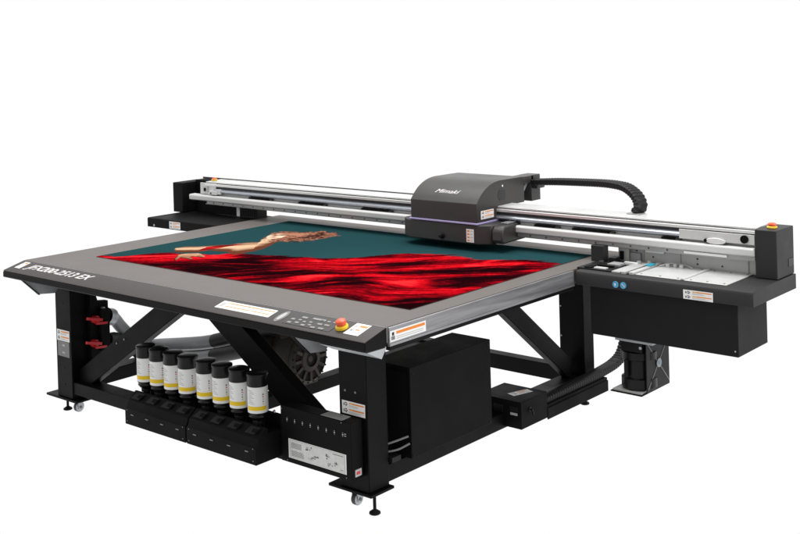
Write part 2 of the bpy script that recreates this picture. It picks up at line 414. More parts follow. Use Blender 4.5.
# ---- blower
bx, by, bz, R = 1.10, .70, .395, .150
pump = MB()
pump.lathe((bx-.02,by,bz), (1,0,0), [(R*.55,-.36),(R*.75,-.345),(R*.78,-.20),(R*.98,-.17),(R*1.04,-.10),(R*1.04,-.02),(R*.98,.0)], None, 40)
for i in range(28):
    a = 2*PI*i/28
    pump.bar((bx-.21,by+math.cos(a)*R*.80,bz+math.sin(a)*R*.80),(bx-.36,by+math.cos(a)*R*.78,bz+math.sin(a)*R*.78),.012,.004,(0,math.cos(a),math.sin(a)))
pump.box(bx-.30,bx-.04,by-.11,by+.11,.226,.30)
pump.cyl((bx-.12,by-.05,bz+.10),(bx-.12,by-.05,bz+.24),.05)
bl = obj('vacuum_blower', pump, 'cast', P, .002)
cov = MB()
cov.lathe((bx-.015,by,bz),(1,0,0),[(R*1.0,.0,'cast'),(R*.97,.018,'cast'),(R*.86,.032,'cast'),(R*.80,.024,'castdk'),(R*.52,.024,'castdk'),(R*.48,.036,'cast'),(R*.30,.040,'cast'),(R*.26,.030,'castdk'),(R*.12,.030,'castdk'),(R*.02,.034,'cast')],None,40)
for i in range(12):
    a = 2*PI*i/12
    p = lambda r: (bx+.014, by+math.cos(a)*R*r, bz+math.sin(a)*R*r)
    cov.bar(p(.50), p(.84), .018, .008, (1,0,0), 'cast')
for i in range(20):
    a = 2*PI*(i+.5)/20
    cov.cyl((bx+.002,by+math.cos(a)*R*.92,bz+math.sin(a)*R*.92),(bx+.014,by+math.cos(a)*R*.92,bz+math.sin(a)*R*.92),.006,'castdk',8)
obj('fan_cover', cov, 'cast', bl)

# ---- ink station: two tray units with sockets
def station(x0, x1):
    prof = [(-.320,.206),(-.320,.290),(-.308,.302),(-.300,.330),(-.248,.372),(-.236,.368),(-.236,.345),(-.110,.345),(-.110,.206)]
    b = MB(); b.profx(prof, x0, x1)
    st = obj('ink_tray', b, 'black', P, .002)
    w = (x1-x0)/4
    for i in range(4):
        cx = x0 + w*(i+.5)
        k = MB()
        nn = Vector((0,-.042,.052)).normalized(); uu = Vector((0,.052,.042)).normalized()
        c0 = Vector((cx,-.274,.351))
        k.prism([c0+Vector((a*.042,0,0))+uu*(q*.020)+nn*.0004 for a,q in ((-1,-1),(.6,-1),(1,1),(-.6,1))], nn*.008, 'dark')
        k.prism([c0+Vector((.02+a*.018,0,0))+uu*(q*.010)+nn*.0088 for a,q in ((-1,-1),(1,-1),(1,1),(-1,1))], nn*.002, 'hole')
        obj('socket', k, 'dark', st)
    for i in range(4):
        cx = x0 + w*(i+.5); each('slot', [lambda k: k.box(cx-.012,cx+.012,-.3225,-.3203,.262,.267)], 'mgrey', st)
    for cx in (x0+.02, x1-.02):
        for z in (.225,.285): each('screw', [lambda k: k.cyl((cx,-.3203,z),(cx,-.3222,z),.003)], 'mgrey', st)
    k = MB(); k.box(x0+.004,x1-.004,-.140,-.1105,.346,.40); obj('back_rail', k, 'black', st, .002)
    return st
station(.702, 1.222); station(1.232, 1.764)
# collar holders that grip the bottle necks
BX = [.742,.858,.982,1.106,1.258,1.385,1.518,1.655]
for x in BX:
    k = MB()
    for a in range(3):
        t = 2*PI*a/3 - 1.2
        k.cyl((x+math.cos(t)*.026,-.2+math.sin(t)*.026,.3455),(x+math.cos(t)*.026,-.2+math.sin(t)*.026,.383),.006,'clear',10)
    k.cyl((x,-.2,.3455),(x,-.2,.380),.017,'clear'); k.cyl((x,-.2,.365),(x,-.2,.3805),.030,'dark')
    obj('bottle_holder', k, 'clear', P)
k = MB(); k.tube([(1.690,-.13,.41),(1.72,-.15,.425),(1.755,-.18,.432)], .004); obj('clip', k, 'plate', P)

# ---- ink control panel box
bx0, bx1 = 1.784, 2.262
ip = box('ink_control_box', bx0, bx1, -.170, -.090, .196, .470, 'black', P, .003)
k = MB(); k.box(2.06,2.20,-.165,-.10,.4705,.4722); obj('top_label', k, 'scale', ip)
sticker('instruction_label', (1.838,-.170,.222), (1,0,0), (0,0,1), .390, .094, ip, 'instr')
for i in range(8):
    x = bx0+.048+i*.054; k = MB()
    k.box(x-.0035,x+.0035,-.1722,-.1703,.405,.411,'lgrey'); k.box(x-.003,x+.003,-.1722,-.1703,.414,.418,'mgrey'); k.box(x-.003,x+.003,-.1722,-.1703,.398,.402,'mgrey')
    if i == 7:
        k.box(x+.010,x+.022,-.1722,-.1703,.412,.415,'lgrey'); k.box(x+.010,x+.022,-.1722,-.1703,.403,.406,'lgrey')
    obj('indicator_light', k, 'lgrey', ip)
for x, z in ((bx0+.045,.207),(bx1-.035,.207),(bx0+.01,.455),(bx1-.06,.462)): each('screw', [lambda k: k.cyl((x,-.1703,z),(x,-.1722,z),.003)], 'mgrey', ip)
k = MB(); k.box(bx1+.0005,bx1+.004,-.150,-.108,.212,.245,'plate'); k.box(bx1+.0045,bx1+.006,-.142,-.120,.222,.235,'red'); obj('connector', k, 'plate', ip)

# ---- electronics cabinet under the right side
ec = box('electronics_cabinet', 2.09, 2.345, .165, .822, .222, .666, 'black', P, .003)
k = MB(); k.box(2.05,2.325,.1615,.1645,.27,.64); obj('front_shade_sheet', k, 'hole', ec)  # flat black sheet painted in for the shade inside the open front
for y, z in ((.18,.235),(.80,.235),(.19,.63),(.80,.64)): each('screw', [lambda k: k.cyl((2.3452,y,z),(2.3475,y,z),.0035)], 'dark', ec)
k = MB(); k.tube([(2.25,.06,.30),(2.29,.10,.315),(2.335,.155,.335)],.005); obj('pipe', k, 'mgrey', P)
k = MB(); k.tube([(2.25,.06,.265),(2.30,.11,.275),(2.34,.158,.30)],.005); obj('pipe', k, 'mgrey', P)
k = MB(); k.box(2.25,2.31,.060,.125,.226,.250); obj('pipe_clamp', k, 'dark', P)
# ---- low power box at the rear right
pb = MB(); pb.box(2.11,2.400,1.010,1.262,.143,.290); pbx = obj('power_box', pb, 'black', P, .003)
sticker('warning_label', (2.300,1.085,.290), (0.3,1,0), (-1,.3,0), .135, .055, pbx, 'small', 'small white label lying on the low power box')
k = MB(); k.box(2.33,2.375,1.0065,1.0095,.215,.228,'lgrey'); k.box(2.325,2.38,1.0075,1.0095,.235,.262,'dark'); 
obj('power_inlet', k, 'dark', pbx)
box('power_inlet', 2.22,2.28,1.0065,1.0095,.20,.26,'dark', pbx, .001)
k = MB(); k.tube([(2.17,1.005,.255),(2.19,.92,.26),(2.22,.84,.21),(2.23,.80,.15),(2.24,.77,.12)], .008); obj('power_cable', k, 'chain', P)
k = MB(); k.lathe((2.4005,1.09,.235),(1,0,0),[(.012,0),(.012,.004),(.006,.006),(.006,.02)]); k.bar((2.418,1.09,.235),(2.418,1.10,.205),.006,.008,(1,0,0)); obj('switch', k, 'dark', pbx)
# cable duct continuing to the rear
k = MB(); k.box(2.290,2.395,1.264,1.915,.150,.212); k.box(2.3955,2.402,1.264,1.915,.132,.196)
obj('cable_duct', k, 'black', P, .002)
def chain(name, path, w, h, up, pitch, m='chain', parent=P):
    """cable chain: a ribbed oblong tube swept along a curve that stays square to 'up'"""
    P_ = catmull(path, 40); up = Vector(up).normalized(); k = MB(); rings = []; acc = 0; L = [0]
    for i in range(1, len(P_)): L.append(L[-1]+(P_[i]-P_[i-1]).length)
    n = int(L[-1]/pitch)*4; j = 0
    for q in range(n+1):
        d = L[-1]*q/n
        while j < len(L)-2 and L[j+1] < d: j += 1
        t_ = (d-L[j])/max(L[j+1]-L[j],1e-9); c = P_[j].lerp(P_[j+1], min(1,t_))
        tg = (P_[min(j+2,len(P_)-1)]-P_[max(j-1,0)]).normalized(); sd = (up-tg*up.dot(tg)).normalized(); nr = tg.cross(sd)
        g = 1.0 if q % 4 in (1,2) else .84
        ring = []
        for a, e in ((-1,-.7),(-.75,-1),(.75,-1),(1,-.7),(1,.7),(.75,1),(-.75,1),(-1,.7)):
            ring.append(k.bm.verts.new(c + sd*(a*w/2*(1 if g==1 else .93)) + nr*(e*h/2*g)))
        rings.append(ring)
    for a, b_ in zip(rings, rings[1:]):
        for i in range(8): k.face([a[i], a[(i+1)%8], b_[(i+1)%8], b_[i]])
    k.face(rings[0][::-1]); k.face(rings[-1])
    return obj(name, k, m, parent)
chain('duct_chain', [(2.345,1.27,.228),(2.345,1.60,.229),(2.345,1.825,.230),(2.345,1.94,.236),(2.345,2.07,.248),(2.345,2.165,.278),(2.345,2.215,.335),(2.345,2.235,.40),(2.345,2.24,.47)], .075, .044, (1,0,0), .024)

# ================================================================== GANTRY
gy = 1.542
def prof_bar(name, prof, x0, x1, m, parent, bev=.0015):
    b = MB(); b.profx(prof, x0, x1); return obj(name, b, m, parent, bev)
GX0, GX1 = -.83, 3.508
beam = prof_bar('gantry_beam', [(gy+.012,1.104),(gy+.012,1.240),(gy+.155,1.240),(gy+.155,1.10)], GX0, GX1, 'plate', P)
prof_bar('top_cover', [(gy,1.2405),(gy,1.249),(gy+.150,1.252),(gy+.150,1.2405)], GX0, GX1, 'tray', beam)
prof_bar('upper_ledge', [(gy+.0115,1.216),(gy-.010,1.218),(gy-.012,1.234),(gy+.0115,1.236)], GX0, GX1, 'silver', beam)
prof_bar('upper_groove', [(gy+.0115,1.2362),(gy+.004,1.2362),(gy+.004,1.2402),(gy+.0115,1.2402)], GX0+.1, GX1-.12, 'groove', beam)
prof_bar('upper_groove', [(gy+.0115,1.203),(gy+.006,1.203),(gy+.006,1.2155),(gy+.0115,1.2155)], GX0+.12, GX1, 'groove', beam)
# guide rail: rounded steel profile
rp = [(gy+.0115,1.163)] + [(gy+.004-.024*math.sin(PI*i/8), 1.164+.0385*i/8) for i in range(9)] + [(gy+.0115,1.2025)]
prof_bar('guide_rail', rp, GX0+.10, GX1, 'rail', beam)
# dashes of dark slot below the rail
for x0, x1 in ((-.34,-.12),(.18,.42),(.78,1.02),(1.28,1.386),(2.16,2.30),(2.42,2.66),(2.98,3.06)):
    k = MB(); k.box(x0,x1,gy-.012,gy+.0115,1.1515,1.1615,'hole'); k.box(x1+.004,x1+.03,gy-.010,gy+.0115,1.153,1.160,'groove')
    obj('belt_slot', k, 'groove', beam)
# pale protruding bar
prof_bar('front_bar', [(gy+.0115,1.108),(gy-.030,1.106),(gy-.040,1.112),(gy-.042,1.140),(gy-.036,1.149),(gy+.0115,1.1505)], -.985, GX1, 'bar', beam, .003)
ss = prof_bar('scale_strip', [(gy+.0115,1.084),(gy-.022,1.084),(gy-.022,1.105),(gy+.0115,1.105)], -.80, GX1, 'scale', beam)
x = -.72
while x < GX1-.05:
    k = MB(); k.cyl((x,gy-.0222,1.095),(x,gy-.0245,1.095),.0045,None,8); obj('scale_screw', k, 'groove', ss); x += .11
prof_bar('under_lip', [(gy+.0115,1.078),(gy-.010,1.078),(gy-.010,1.0835),(gy+.0115,1.0835)], GX0, GX1, 'plate', beam)
# left end fittings of the beam
prof_bar('rear_dark_strip', [(gy+.1505,1.246),(gy+.1505,1.259),(gy+.158,1.259),(gy+.158,1.246)], -1.05, 1.40, 'groove', beam)  # thin dark line along the rear top edge of the beam
k = MB()
k.box(GX0-.06,GX0+.12,gy-.006,gy+.006,1.155,1.238,'tray'); k.box(GX0-.015,GX0+.03,gy-.016,gy-.0065,1.170,1.212,'plate')
k.cyl((GX0+.005,gy-.018,1.19),(GX0+.005,gy-.0165,1.19),.014,'hole'); k.box(GX0+.07,GX0+.15,gy-.030,gy-.0065,1.158,1.185,'bar')
k.cyl((GX0+.09,gy-.032,1.168),(GX0+.09,gy-.0305,1.168),.007,'hole'); k.box(GX0+.14,GX0+.19,gy-.022,gy-.0065,1.163,1.200,'tray')
obj('end_plate', k, 'tray', beam, .0012)
# right end fittings
k = MB()
k.box(3.09,3.507,gy-.020,gy-.0125,1.164,1.214,'tray'); 
pts = [(3.30+.055*math.cos(a),gy-.0205,1.168+.016*math.sin(a)) for a in [2*PI*i/20 for i in range(20)]]
k.prism(pts,(0,-.012,0),'silver'); k.cyl((3.455,gy-.0205,1.19),(3.455,gy-.030,1.19),.021,'hole'); k.cyl((3.245,gy-.0205,1.168),(3.245,gy-.034,1.168),.009,'hole')
k.box(3.12,3.36,gy-.030,gy-.0225,1.088,1.101,'white')
obj('end_plate', k, 'tray', beam, .0012)
# dark back plate below the left part of the beam, black post, pale post
k = MB(); k.box(-1.00,-.545,gy+.05,gy+.06,1.001,1.10); obj('back_plate', k, 'black', beam)
k = MB(); k.box(-.543,-.505,gy+.048,gy+.07,1.001,1.10); obj('support_post', k, 'white', beam)
k = MB(); k.box(-.503,-.30,gy+.044,gy+.13,.93,1.10)
for i in range(9): k.box(-.49+.02*i,-.482+.02*i,gy+.040,gy+.0438,1.01,1.07)
obj('support_post', k, 'dark', beam)
# galvanised back plate under the right part
k = MB(); k.box(2.735,3.507,gy+.045,gy+.055,.995,1.10,'plate')
for x in (2.84,3.06,3.44): k.box(x,x+.006,gy+.040,gy+.0448,.998,1.10,'scale')
for x, z in ((2.90,1.035),(3.16,1.05),(3.16,1.022),(3.30,1.025),(2.80,1.06)): k.cyl((x,gy+.0448,z),(x,gy+.042,z),.005,'groove',10)
k.box(2.86,2.97,gy+.030,gy+.0395,1.060,1.072,'white')
obj('back_plate', k, 'plate', beam)

# ---- end towers
tr = box('end_tower', 3.510, 3.624, 1.517, 1.735, 1.0005, 1.246, 'char', P, .004)
k = MB(); k.box(3.6245,3.6262,1.66,1.725,1.045,1.085); obj('vent', k, 'groove', tr)
estop('emergency_button', (3.568,1.60,1.246), (0,0,1), .021, tr, 'orange red mushroom button on top of the right end tower', .62)
tl = box('end_tower', -1.180, -1.062, 1.500, 1.735, 1.0005, 1.228, 'black', P, .004)
k = MB(); k.box(-1.0615,-.90,1.63,1.735,1.0005,1.243); obj('tower_back', k, 'black', tl, .002)
estop('emergency_button', (-.80,1.60,1.2525), (0,0,1), .019, beam, 'small orange button on top of the left end of the gantry', .45)

# ---- right wing deck
wp = [(1.205,.922),(1.205,.980),(1.213,.993),(1.226,.9985),(1.735,.9985),(1.735,.922)]
b = MB(); b.profx(wp, 2.640, 3.632); wing = obj('side_wing', b, 'char', P, .003)
wing['label'] = 'right side wing with the maintenance station and silver trays'
sticker('warning_label', (3.268,1.205,.9235), (1,0,0), (0,0,1), .158, .046, wing, 'warn', 'white and orange warning label on the right wing front')
for i in range(2):
    cx = 2.885+.045*i; k = MB(); k.cyl((cx,1.2048,.950),(cx,1.2015,.950),.0175,'blue',24)
    if i == 0: k.prism([(cx-.007,1.2013,.955),(cx+.002,1.2013,.955),(cx+.002,1.2013,.945),(cx-.003,1.2013,.942)],(0,-.0012,0),'white')
    else: k.bar((cx-.006,1.2009,.957),(cx+.008,1.2009,.943),.004,.001,(0,1,0),'white'); k.box(cx-.002,cx+.007,1.2004,1.2013,.948,.952,'white')
    obj('blue_button', k, 'blue', wing)
# trays and the maintenance station on the deck
box('tray', 2.968, 3.225, 1.262, 1.580, .9990, 1.0035, 'tray', wing, .0015)
for tx in (2.992, 3.10, 3.20, 3.27, 3.36, 3.45):
    for ty in (1.285, 1.555): each('tray_screw', [lambda k: k.cyl((tx,ty,1.0036),(tx,ty,1.0056),.0055,None,10)], 'mgrey', wing)
box('tray', 3.245, 3.470, 1.262, 1.580, .9990, 1.0035, 'tray', wing, .0015)
k = MB(); k.box(3.226,3.243,1.262,1.575,1.0005,1.010); obj('tray_rail', k, 'tray', wing, .001)
k = MB(); k.box(2.895,2.918,1.245,1.570,.9990,1.012); obj('tray_rail', k, 'plate', wing, .001)
k = MB(); k.box(2.935,2.960,1.255,1.570,.9990,1.012); obj('tray_rail', k, 'tray', wing, .001)
k = MB(); k.box(2.835,2.885,1.250,1.560,.9990,1.008); obj('tray_rail', k, 'plate', wing, .001)
k = MB(); k.box(2.92,2.933,1.255,1.570,.9990,1.001); obj('slot', k, 'hole', wing)
k = MB(); k.box(2.930,2.962,1.44,1.50,1.0125,1.020); obj('blue_tab', k, 'cyan', wing, .002)
ms = box('wiper_station', 2.575, 2.655, 1.475, 1.530, .9990, 1.088, 'char', wing, .003)
k = MB(); k.box(2.62,2.825,1.255,1.454,.9990,1.006,'dark'); k.box(2.66,2.70,1.262,1.32,1.0065,1.012,'hole'); k.box(2.72,2.79,1.262,1.295,1.0065,1.014,'tray')
k.box(2.70,2.80,1.33,1.345,1.0065,1.016,'hole'); k.box(2.74,2.81,1.37,1.44,1.0065,1.018,'scale'); k.cyl((2.68,1.41,1.0065),(2.68,1.41,1.020),.014,'groove',14); k.box(2.69,2.73,1.47,1.53,.9990,1.030,'dark')
obj('wiper_base', k, 'dark', wing, .001)
k = MB(); k.box(2.70,2.765,1.56,1.575,.9990,1.074,'plate'); k.box(2.715,2.735,1.545,1.559,1.01,1.056,'hole')
obj('sensor_bracket', k, 'plate', wing, .001)
box('sensor_bracket', 2.767,2.83,1.57,1.59,.9990,1.05,'scale', wing, .001)
box('pale_block', 2.78,2.86,1.48,1.50,.9990,1.014,'white', wing, .001)
k = MB()
for x,y in ((2.86,1.50),(2.90,1.54),(3.02,1.52),(3.06,1.53),(3.10,1.52)): k.cyl((x,y,1.004),(x,y,1.022),.011,'plate',12)
k.tube([(2.98,1.50,1.008),(3.03,1.535,1.02),(3.10,1.55,1.018),(3.16,1.53,1.008)],.004,'scale')
obj('fitting', k, 'plate', wing)

# ---- cabinet below right wing
cb = box('side_cabinet', 2.700, 3.531, 1.250, 1.600, .656, .9215, 'cab', P, .004)
k = MB(); k.cyl((3.515,1.2498,.685),(3.515,1.2475,.685),.004); obj('screw', k, 'lgrey', cb)
# hanging fan unit
k = MB(); k.box(2.835,3.055,1.268,1.55,.640,.6555,'zinc'); fu = obj('exhaust_fan', k, 'zinc', P, .001)
k = MB()
k.box(2.86,2.985,1.285,1.50,.585,.639,'cap')
k.lathe((2.915,1.375,.382),(0,0,1),[(.088,0),(.094,.006),(.094,.055),(.080,.062),(.080,.150),(.094,.158),(.094,.195),(.080,.202)],'cap',36)
k.box(2.88,2.90,1.278,1.29,.45,.54,'dark'); k.cyl((2.975,1.284,.612),(2.975,1.282,.612),.008,'lgrey')
obj('fan_housing', k, 'cap', fu)
k = MB(); k.box(2.800,2.985,1.268,1.56,.362,.368,'frame'); k.box(2.81,2.978,1.275,1.55,.3685,.378,'plate'); obj('fan_base_plate', k, 'plate', fu)
k = MB()
k.box(2.995,3.001,1.30,1.545,.372,.640,'dark')
zc = .51
for y0, z0, y1, z1 in ((1.31,.39,1.54,.63),(1.54,.39,1.31,.63)): k.bar((3.0015,y0,z0),(3.0015,y1,z1),.007,.003,(1,0,0),'mgrey')
k.cyl((3.0035,1.425,zc),(3.008,1.425,zc),.024,'lgrey',20); k.cyl((3.008,1.425,zc),(3.0095,1.425,zc),.010,'blue',16)
obj('fan_guard', k, 'black', fu)

# ---- left wing deck
wp = [(1.205,.930),(1.205,.992),(1.212,.9985),(1.735,.9985),(1.735,.930)]
b = MB(); b.profx(wp, -1.118, -.304); lw = obj('side_wing', b, 'black', P, .003)
lw['label'] = 'left side wing, plain black'
sticker('warning_label', (-.852,1.205,.937), (1,0,0), (0,0,1), .128, .052, lw, 'warn', 'white and orange warning label on the left wing front')
k = MB(); k.cyl((-1.035,1.2048,.946),(-1.035,1.2025,.946),.008); obj('screw', k, 'lgrey', lw)

# ---- carriage (print head)
car = empty('carriage', (1.63, 1.5, 1.05)); car.parent = P; car.location = Vector((1.63,1.5,1.05)) - WP[P.name]
low = MB()
pl = [(1.385,1.345),(1.870,1.330),(1.895,1.330),(1.970,1.372),(1.975,1.400),(1.975,1.640),(1.335,1.640),(1.328,1.400),(1.330,1.375)]
pl = [(1.375,1.330),(1.893,1.330),(1.965,1.375),(1.972,1.395),(1.972,1.640),(1.285,1.640),(1.285,1.395),(1.292,1.378)]
low.prism([(x,y,1.046) for x,y in pl], (0,0,.116))
low_o = obj('lower_housing', low, 'hood', car, .008)
# the two lamp housings at either side (rounded tops with ribs)
k = MB()
k.profx([(1.375,1.056),(1.362,1.08),(1.366,1.135),(1.392,1.160),(1.62,1.166),(1.652,1.148),(1.660,1.10),(1.65,1.062)], 1.9725, 2.050)
lamp = obj('lamp_housing', k, 'hood', car, .010)
k = MB()
for i in range(3):
    k.box(1.985+.018*i,1.993+.018*i,1.445,1.59,1.1662,1.1700)
obj('lamp_rib', k, 'scale', lamp)
strip = MB(); ps = [(1.378,1.322),(1.895,1.322),(1.899,1.328),(1.899,1.63),(1.378,1.63)]
strip.prism([(x,y,1.163) for x,y in ps], (0,0,.010)); obj('trim_strip', strip, 'violet', car, .002)
cv = catmull([(0,1.332,1.285),(0,1.366,1.322),(0,1.406,1.354),(0,1.440,1.372),(0,1.475,1.386),(0,1.520,1.397),(0,1.570,1.402)], 5)
up = [(1.332,1.1735)] + [(p.y,p.z) for p in cv] + [(1.800,1.400),(1.826,1.398),(1.826,1.241),(1.660,1.241),(1.632,1.236),(1.630,1.1735)]
b = MB(); b.profx(up, 1.387, 1.893); hood = obj('cover', b, 'hood', car, .0022, 2)
# logo on the sloped part
s0 = Vector((0,1.366-1.332,1.322-1.285)).normalized()
a0 = Vector((0,1.366,1.322)); a1 = Vector((0,1.406,1.354)); sv = (a1-a0).normalized()
# recess-fitting badge plate follows the middle facet
def logo_pt(): return Vector((1.545,1.376,1.3305))
text('logo', 'Mimaki', logo_pt(), (1,0,0), sv, .030, .185, hood, 'logo', .45, .0)
sticker('warning_label', (1.893,1.372,1.190), (0,1,0), (0,0,1), .128, .050, hood, 'warn', 'white and orange warning label on the right side of the carriage cover')
sticker('warning_label', (1.815,1.330,1.058), (1,0,0), (0,0,1), .055, .078, low_o, 'vert', 'upright white label with orange marks on the lower housing front')
k = MB(); k.lathe((1.630,1.3298,1.080),(0,-1,0),[(.020,0),(.020,.002),(.013,.004),(.012,.020),(.008,.023)]); obj('knob', k, 'cap', low_o)
k = MB(); 
k.lathe((1.8933,1.590,1.312),(1,0,0),[(.040,0),(.040,.0015),(.034,.0016),(.002,.0018)],'groove',28)
for i in range(-2,3): k.box(1.8953,1.8965,1.56,1.62,1.310+.012*i,1.313+.012*i,'ink')
k.cyl((1.8933,1.595,1.366),(1.896,1.595,1.366),.006,'white')
obj('fan_vent', k, 'groove', hood)
# bracket at the back which takes the cable chain
k = MB(); k.box(1.80,1.893,1.827,1.93,1.352,1.397); k.box(1.80,1.893,1.905,2.005,1.236,1.398); k.box(1.893,1.93,1.915,2.0,1.315,1.370)
br = obj('chain_bracket', k, 'hood', car, .003)
k = MB(); k.bar((1.85,1.83,1.28),(1.85,1.90,1.35),.02,.03,(1,0,0)); obj('bracket_strut', k, 'zinc', br)

# cable chain arcs from the carriage over the beam and down
cy0 = 1.93
chain('cable_chain', [(1.90,1.94,1.352),(1.949,1.93,1.357),(2.102,1.91,1.369),(2.444,1.81,1.390),(2.593,1.76,1.392),(2.674,1.73,1.382),(2.747,1.70,1.345),(2.778,1.68,1.294),(2.756,1.67,1.252)], .080, .042, (.35,.93,0), .022)
box('chain_mount', 2.715, 2.80, 1.63, 1.70, 1.2525, 1.256, 'scale', P, .001)

# ================================================================== PRINT (flat sheet on the table)
def pip(X, Y, poly):
    inside = np.zeros(X.shape, bool); n = len(poly); j = n-1
    for i in range(n):
        xi, yi = poly[i]; xj, yj = poly[j]
        c = ((yi > Y) != (yj > Y)) & (X < (xj-xi)*(Y-yi)/((yj-yi)+1e-12)+xi)
        inside ^= c; j = i
    return inside
def vnoise(x, y, seed):
    r = np.random.RandomState(seed); g = r.rand(128,128)
    xi = np.floor(x).astype(int); yi = np.floor(y).astype(int); fx = x-xi; fy = y-yi
    fx = fx*fx*(3-2*fx); fy = fy*fy*(3-2*fy)
    a = g[xi%128,yi%128]; b_ = g[(xi+1)%128,yi%128]; c = g[xi%128,(yi+1)%128]; d = g[(xi+1)%128,(yi+1)%128]
    return (a*(1-fx)+b_*fx)*(1-fy)+(c*(1-fx)+d*fx)*fy
def fbm(x, y, seed, o=4):
    s = 0; a = 1; t = 0
    for k in range(o): s = s+a*vnoise(x*2**k+7*k, y*2**k+3*k, seed+k); t += a; a *= .55
    return s/t
W, H, NX, NY = 2.5, 1.611, 860, 560
gx, gyy = np.meshgrid(np.linspace(0,W,NX+1), np.linspace(0,H,NY+1))
co = np.stack([gx.ravel()-W/2, gyy.ravel()-H/2, np.zeros(gx.size)], 1)
me = bpy.data.meshes.new('printed_sheet')
idx = np.arange((NX+1)*(NY+1)).reshape(NY+1,NX+1)
q = np.stack([idx[:-1,:-1].ravel(), idx[:-1,1:].ravel(), idx[1:,1:].ravel(), idx[1:,:-1].ravel()], 1)
# top sheet plus a 3 mm edge all round and a bottom
bot0 = co.shape[0]
cb4 = np.array([[-W/2,-H/2,-.003],[W/2,-H/2,-.003],[W/2,H/2,-.003],[-W/2,H/2,-.003]])
co = np.vstack([co, cb4])
polys = [list(p) for p in q]
polys.append([bot0+3,bot0+2,bot0+1,bot0])
polys.append([bot0, bot0+1]+list(idx[0,::-1])); polys.append([bot0+2, bot0+3]+list(idx[-1,:]))
polys.append([bot0+1, bot0+2]+list(idx[::-1,-1])); polys.append([bot0+3, bot0]+list(idx[:,0]))
loops = np.concatenate([np.array(p) for p in polys]).astype(np.int32)
tot = np.array([len(p) for p in polys], np.int32); st = np.concatenate([[0], np.cumsum(tot)[:-1]]).astype(np.int32)
me.vertices.add(len(co)); me.vertices.foreach_set('co', co.astype(np.float32).ravel())
me.loops.add(len(loops)); me.loops.foreach_set('vertex_index', loops)
me.polygons.add(len(tot)); me.polygons.foreach_set('loop_start', st); me.polygons.foreach_set('loop_total', tot)
me.update(calc_edges=True); me.validate()
# the picture
X, Y = gx, gyy
wx = X + .03*(fbm(X*9,Y*9,11,3)-.5); wy = Y + .03*(fbm(X*9,Y*9,21,3)-.5)
ca, sa = math.cos(.70), math.sin(.70)
A = X*ca + Y*sa; B = -X*sa + Y*ca              # A runs along the folds
teal = np.array([.0135,.047,.052]); col = np.empty(X.shape+(3,))
tn = .85+.35*fbm(X*1.3,Y*1.3,3,3)
for c in range(3): col[...,c] = teal[c]*tn
spk0 = np.random.RandomState(9).rand(*X.shape)
dress = [(-.1,-.1),(-.1,.06),(.116,.047),(.156,.09),(.176,.17),(.216,.266),(.302,.339),(.397,.338),(.547,.393),(.617,.448),(.66,.53),(.871,.599),(1.03,.637),(1.225,.692),(1.336,.762),(1.423,.864),(1.483,.995),(1.55,1.075),(1.687,1.141),(1.802,1.175),(1.929,1.163),(2.034,1.156),(2.168,1.222),(2.283,1.302),(2.366,1.329),(2.473,1.276),(2.6,1.24),(2.6,-.1)]
rag = .10*(fbm(A*5,B*34,31,4)-.5)+.03*(spk0-.5)
dm = pip(X+rag*1.2, Y+rag, dress)
warp = .26*(fbm(A*1.9,B*2.6,41,3)-.5)+.03*np.sin(A*4.2)
f1 = fbm(A*2.1+2, (B+warp)*8, 51, 5); f2 = fbm(A*4.2, (B+warp*1.4)*26, 61, 4); f4 = fbm(A*5, (B+warp*1.2)*40, 65, 3); f3 = fbm(X*60,Y*60,71,2)
v = .50*f1+.34*f2+.16*f4
v = (v-.375)/.25
ridge = 1-np.abs(2*fbm(A*1.5+9,(B+warp)*9,81,3)-1)*9; v = v+.45*np.clip(ridge,0,1)*fbm(A*3,B*12,83,2)
def blob(cx, cy, la, lb, s):
    a = (X-cx)*ca+(Y-cy)*sa; b_ = -(X-cx)*sa+(Y-cy)*ca
    return s*np.exp(-((a/la)**2+(b_/lb)**2)*1.0)
BL = [(1.745,0.357,0.14,0.06,-0.9),(1.910,0.312,0.1,0.04,-0.5),(2.400,0.780,0.22,0.04,-0.8),(2.403,0.546,0.3,0.035,-0.6),(0.873,0.125,0.42,0.12,-0.85),(0.522,0.079,0.5,0.06,-0.7),(1.247,0.131,0.25,0.05,-0.5),(2.473,0.012,0.14,0.09,-1.2),(2.483,0.244,0.2,0.04,-0.6),(1.791,0.709,0.28,0.025,-0.45),(0.174,0.083,0.25,0.016,1.2),(0.767,0.416,0.1,0.03,0.6),(1.335,0.663,0.3,0.05,0.4),(1.640,0.927,0.35,0.04,0.45),(1.584,0.316,0.12,0.035,0.6),(2.060,0.440,0.15,0.08,0.3),(2.089,0.999,0.3,0.04,0.5),(2.485,1.053,0.12,0.03,0.7),]
v = np.clip(v, -.1, 1.05)
for p_ in BL: v = v + blob(*p_)
spk = np.random.RandomState(5).rand(*X.shape)
v = np.clip(v + .30*(f3-.5) + .22*(spk-.5), 0, 1.15)
ramp_x = [0,.25,.5,.75,1.0,1.15]
RC = [[.008,.04,.15,.35,.50,.56],[.0012,.0012,.0015,.002,.005,.020],[.002,.003,.004,.006,.010,.024]]
for c in range(3):
    r_ = np.interp(v, ramp_x, RC[c]); col[...,c] = np.where(dm, r_, col[...,c])
skin = [(.288,.36),(.192,.461),(.2,.521),(.303,.606),(.404,.734),(.447,.851),(.484,.885),(.388,1.012),(.334,1.136),(.335,1.211),(.481,1.152),(.573,1.053),(.58,.954),(.638,.844),(.687,.744),(.707,.62),(.705,.496),(.594,.529),(.445,.51),(.438,.433),(.353,.38)]
